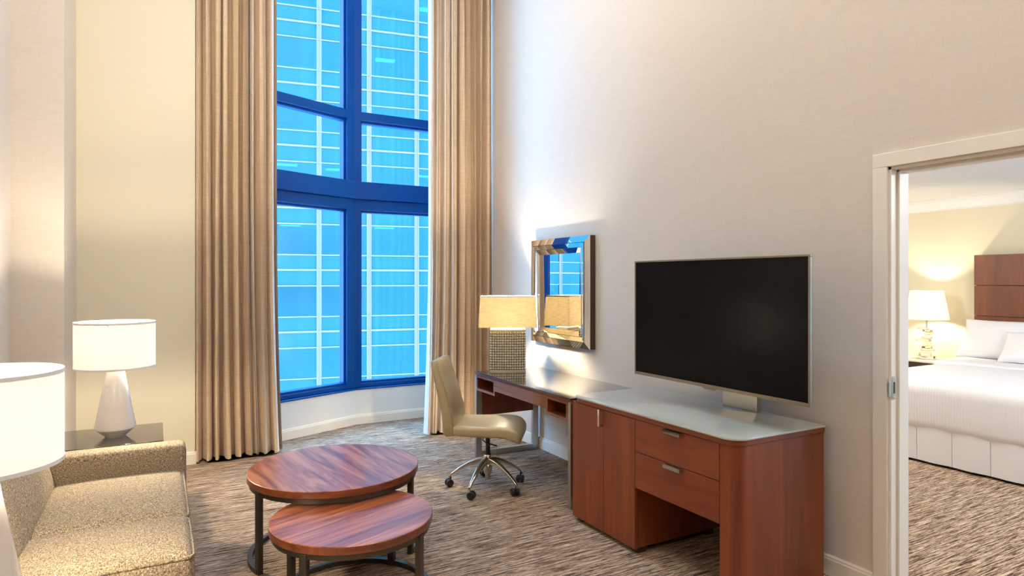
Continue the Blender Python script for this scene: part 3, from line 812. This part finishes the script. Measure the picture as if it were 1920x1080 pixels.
MB().lathe([(0.026, 0.195), (0.032, 0.20), (0.032, 0.245), (0.028, 0.252)], 28).build('hub', 'polished_base', cr, smooth=40)
MB().lathe([(0.016, 0.066), (0.020, 0.072), (0.020, 0.10), (0.030, 0.112), (0.036, 0.17), (0.030, 0.178), (0.030, 0.20)], 28).build('column_sleeve', 'polished_base', cr, smooth=40)
def world_dir(wx, wy):
    v = Vector((wx-2.16, wy-4.27)); return math.atan2(v.y, v.x)+math.radians(36)
a0 = world_dir(1.91, 4.45)
for k in range(5):
    a = a0 + 2*PI*k/5
    M = Matrix.Rotation(a, 4, 'Z')
    pr = [(0.020, 0.232, .044, .050), (0.07, 0.224, .040, .044), (0.14, 0.196, .034, .034), (0.21, 0.156, .028, .026), (0.268, 0.112, .024, .022), (0.288, 0.096, .022, .026), (0.296, 0.084, .020, .028)]
    secs = [[tuple(M @ Vector((x, y, z))) for y, z in rrect(w, h, 0.008, 3, 0, zt-h/2)] for x, zt, w, h in pr]
    arm = MB().loft(secs).build('base_arm', 'polished_base', cr, smooth=45)
    ca = a + (0.5 + k*1.3)
    CM = M @ Matrix.Translation((0.283, 0, 0)) @ Matrix.Rotation(0.6+k*1.1, 4, 'Z')
    wh = MB()
    for sy in (-1, 1):
        sub = MB().lathe([(0.012, 0.006), (0.0275, 0.008), (0.029, 0.012), (0.029, 0.022), (0.025, 0.027), (0.010, 0.028)], 20)
        sub.xform(Matrix.Translation((0.012, 0, 0.030)) @ Matrix.Rotation(sy*PI/2, 4, 'X'))
        sub.xform(CM)
        sub.build('caster_wheel', 'black_plastic', arm, smooth=40)
    hood = [(0.0075*0+0.012+0.024*math.cos(t), 0.030+0.024*math.sin(t)) for t in [PI*i/8 for i in range(9)]]
    hb = MB().loft([[(x, y, z) for x, z in hood] for y in (-0.007, 0.007)])
    hb.tube([(0, 0, 0.045), (0, 0, 0.075)], 0.006, 8)
    hb.xform(CM).build('caster_fork', 'black_plastic', arm)

# ================================================================ BEDROOM
bd = empty('bed', (6.8, 2.68, 0)); tag(bd, 'large white made bed with panelled bed skirt in the bedroom', 'bed')
bx0, bx1, by0, by1 = 5.66-6.8, 7.93-6.8, 1.70-2.68, 3.68-2.68
box('box_spring', 'dark_wood', bd, (bx0+0.06, by0+0.05, 0.10), (bx1, by1-0.05, 0.33))
for x in (bx0+0.1, bx1-0.12):
    for y in (by0+0.1, by1-0.15):
        box('foot', 'dark_wood', bd, (x, y, 0), (x+0.06, y+0.06, 0.10))
# bed skirt: separate panels with soft joints
nP = 7; pw = (by1-by0-0.04)/nP
for k in range(nP):
    ya = by0+0.02+k*pw
    secs = []
    for z in (0.022, 0.18, 0.34):
        top = [(bx0+0.018+0.006*math.cos(2*PI*i/8)*(1.3-z*2) , ya+0.002+(pw-0.004)*i/8, z) for i in range(9)]
        secs.append(top + [(x+0.008, y, z_) for x, y, z_ in reversed(top)])
    MB().loft(secs).build('skirt_panel', 'white_linen', bd, smooth=50)
for sy in (by0+0.025, by1-0.033):
    for k in range(6):
        xa = bx0+0.03+k*0.37
        box('skirt_panel', 'white_linen', bd, (xa, sy, 0.022), (xa+0.366, sy+0.008, 0.34))
hx, hy = (bx1-bx0)/2, (by1-by0)/2
dv = cushion(hx-0.01, hy, 0.215, 0.085, top=0.03, sides=0.012, m=14)
dv.v = [(x, y + 0.0, z + (0.004*math.sin(3.2*y+0.7) + 0.003*math.sin(9*y))*(1 if z < -0.12 else 0)) for x, y, z in dv.v]
dv.xform(Matrix.Translation(((bx0+bx1)/2, 0, 0.475))).build('duvet', 'duvet_rib', bd, smooth=60)
cushion(0.30, hy+0.006, 0.030, 0.028, top=0.008, m=10).xform(Matrix.Translation((bx1-0.62, 0, 0.700))).build('sheet_fold', 'white_linen', bd, smooth=60)

hbn = empty('headboard', (8.02, 2.68, 0)); tag(hbn, 'tall cherry wood headboard of stacked horizontal panels', 'headboard')
zs_ = [0.30, 0.823, 1.160, 1.4965, 1.835]
box('backing_board', 'dark_wood', hbn, (-0.03, -1.045, 0.0), (0.055, 1.045, 1.83))
for a, b in zip(zs_[:-1], zs_[1:]):
    for (ya, yb) in ((-1.05, 0.0), (0.0, 1.05)):
        box('panel', 'headboard_wood', hbn, (-0.07, ya+0.001, a+0.0025), (-0.03, yb-0.001, b-0.0025), bevel=0.002)

def pillow(name, w, h, t, loc, rx, rz, label, group):
    n = 22; vs = []; fs = []
    for s_ in (1, -1):
        for i in range(n+1):
            for j in range(n+1):
                u, v = -1+2*i/n, -1+2*j/n
                e = max(0.0, (1-abs(u)**2.6)*(1-abs(v)**2.6))**0.55
                pin = 1-0.07*(1-abs(v)**2)*abs(u)**3
                pin2 = 1-0.07*(1-abs(u)**2)*abs(v)**3
                wr = 0.006*math.sin(7*u+3*v)*e
                vs.append((u*w/2*pin, v*h/2*pin2, s_*(t/2*e+0.004)+wr))
    N2 = (n+1)**2
    for s_ in (0, 1):
        for i in range(n):
            for j in range(n):
                a = s_*N2+i*(n+1)+j; fs.append((a, a+n+1, a+n+2, a+1))
    for i in range(n):
        for (p, q) in ((i, i+1), (n*(n+1)+i, n*(n+1)+i+1), (i*(n+1), (i+1)*(n+1)), (i*(n+1)+n, (i+1)*(n+1)+n)):
            fs.append((p, q, N2+q, N2+p))
    # local: width along y, height tilted up, facing -x
    M = Matrix.Rotation(rz, 4, 'Z') @ Matrix.Rotation(rx, 4, 'Y') @ Matrix(((0, 0, -1, 0), (1, 0, 0, 0), (0, 1, 0, 0), (0, 0, 0, 1)))
    o = MB().add(vs, fs).xform(M).build(name, 'white_linen', None, loc, 0, smooth=80)
    tag(o, label, 'pillow', group)
    return o
pillow('pillow', 0.92, 0.46, 0.20, (7.70, 3.28, 0.925), 0.50, 0.0, 'white bed pillow leaning on the headboard nearest the lamp', 'bed pillows')
pillow('pillow', 0.92, 0.46, 0.20, (7.70, 2.20, 0.925), 0.50, 0.0, 'white bed pillow leaning on the far half of the headboard', 'bed pillows')
pillow('pillow', 0.62, 0.36, 0.15, (7.44, 2.93, 0.885), 0.62, 0.0, 'smaller white pillow in front of the larger bed pillow', 'bed pillows')

ns = empty('nightstand', (7.77, 4.28, 0)); tag(ns, 'dark wood nightstand with cream top beside the bed', 'nightstand')
box('body', 'dark_wood', ns, (-0.25, -0.335, 0.10), (0.29, 0.335, 0.628), bevel=0.004)
box('top', 'cream_stone', ns, (-0.27, -0.36, 0.628), (0.30, 0.36, 0.646), bevel=0.003)
for za, zb in ((0.39, 0.61), (0.13, 0.37)):
    d = box('drawer', 'dark_wood', ns, (-0.268, -0.32, za), (-0.25, 0.32, zb), bevel=0.002)
    box('pull', 'satin_nickel', d, (-0.285, -0.06, (za+zb)/2), (-0.268, 0.06, (za+zb)/2+0.012))
for x in (-0.22, 0.22):
    for y in (-0.30, 0.30):
        box('foot', 'dark_wood', ns, (x-0.025, y-0.025, 0), (x+0.025, y+0.025, 0.10))
bl = empty('bedside_lamp', (7.78, 4.14, 0.646)); tag(bl, 'lamp with stacked crystal blocks and tapered cream shade on the nightstand', 'lamp')
MB().lathe([(0.098, 0), (0.100, 0.003), (0.100, 0.037), (0.098, 0.040)], 48).build('base', 'chrome', bl, smooth=30)
z = 0.040
rr_ = random.Random(5)
for k in range(12):
    h = 0.027; w = rr_.uniform(0.08, 0.13); d_ = rr_.uniform(0.05, 0.09)
    ox, oy = rr_.uniform(-0.028, 0.028), rr_.uniform(-0.028, 0.028)
    mb = MB().box(-w/2, w/2, -d_/2, d_/2, 0.0005, h-0.0005)
    mb.xform(Matrix.Translation((ox, oy, z)) @ Matrix.Rotation(rr_.uniform(0, PI), 4, 'Z'))
    mb.build('crystal_block', 'crystal', bl, bevel=0.002, seg=1)
    z += h
MB().tube([(0, 0, z), (0, 0, z+0.08)], 0.009, 10).build('neck', 'satin_nickel', bl, smooth=40)
zl, zh = 0.455, 0.785
MB().lathe([(0.226, zl), (0.166, zh), (0.163, zh), (0.223, zl)], 64, ring=True).build('shade', 'white_shade', bl, smooth=30)
for k in range(3):
    a = 2*PI*k/3
    MB().tube([(0, 0, zh-0.03), (0.165*math.cos(a), 0.165*math.sin(a), zh-0.008)], 0.003, 6).build('spider_arm', 'satin_nickel', bl)
bulb(bl, 0.62, 'bulb_bed')
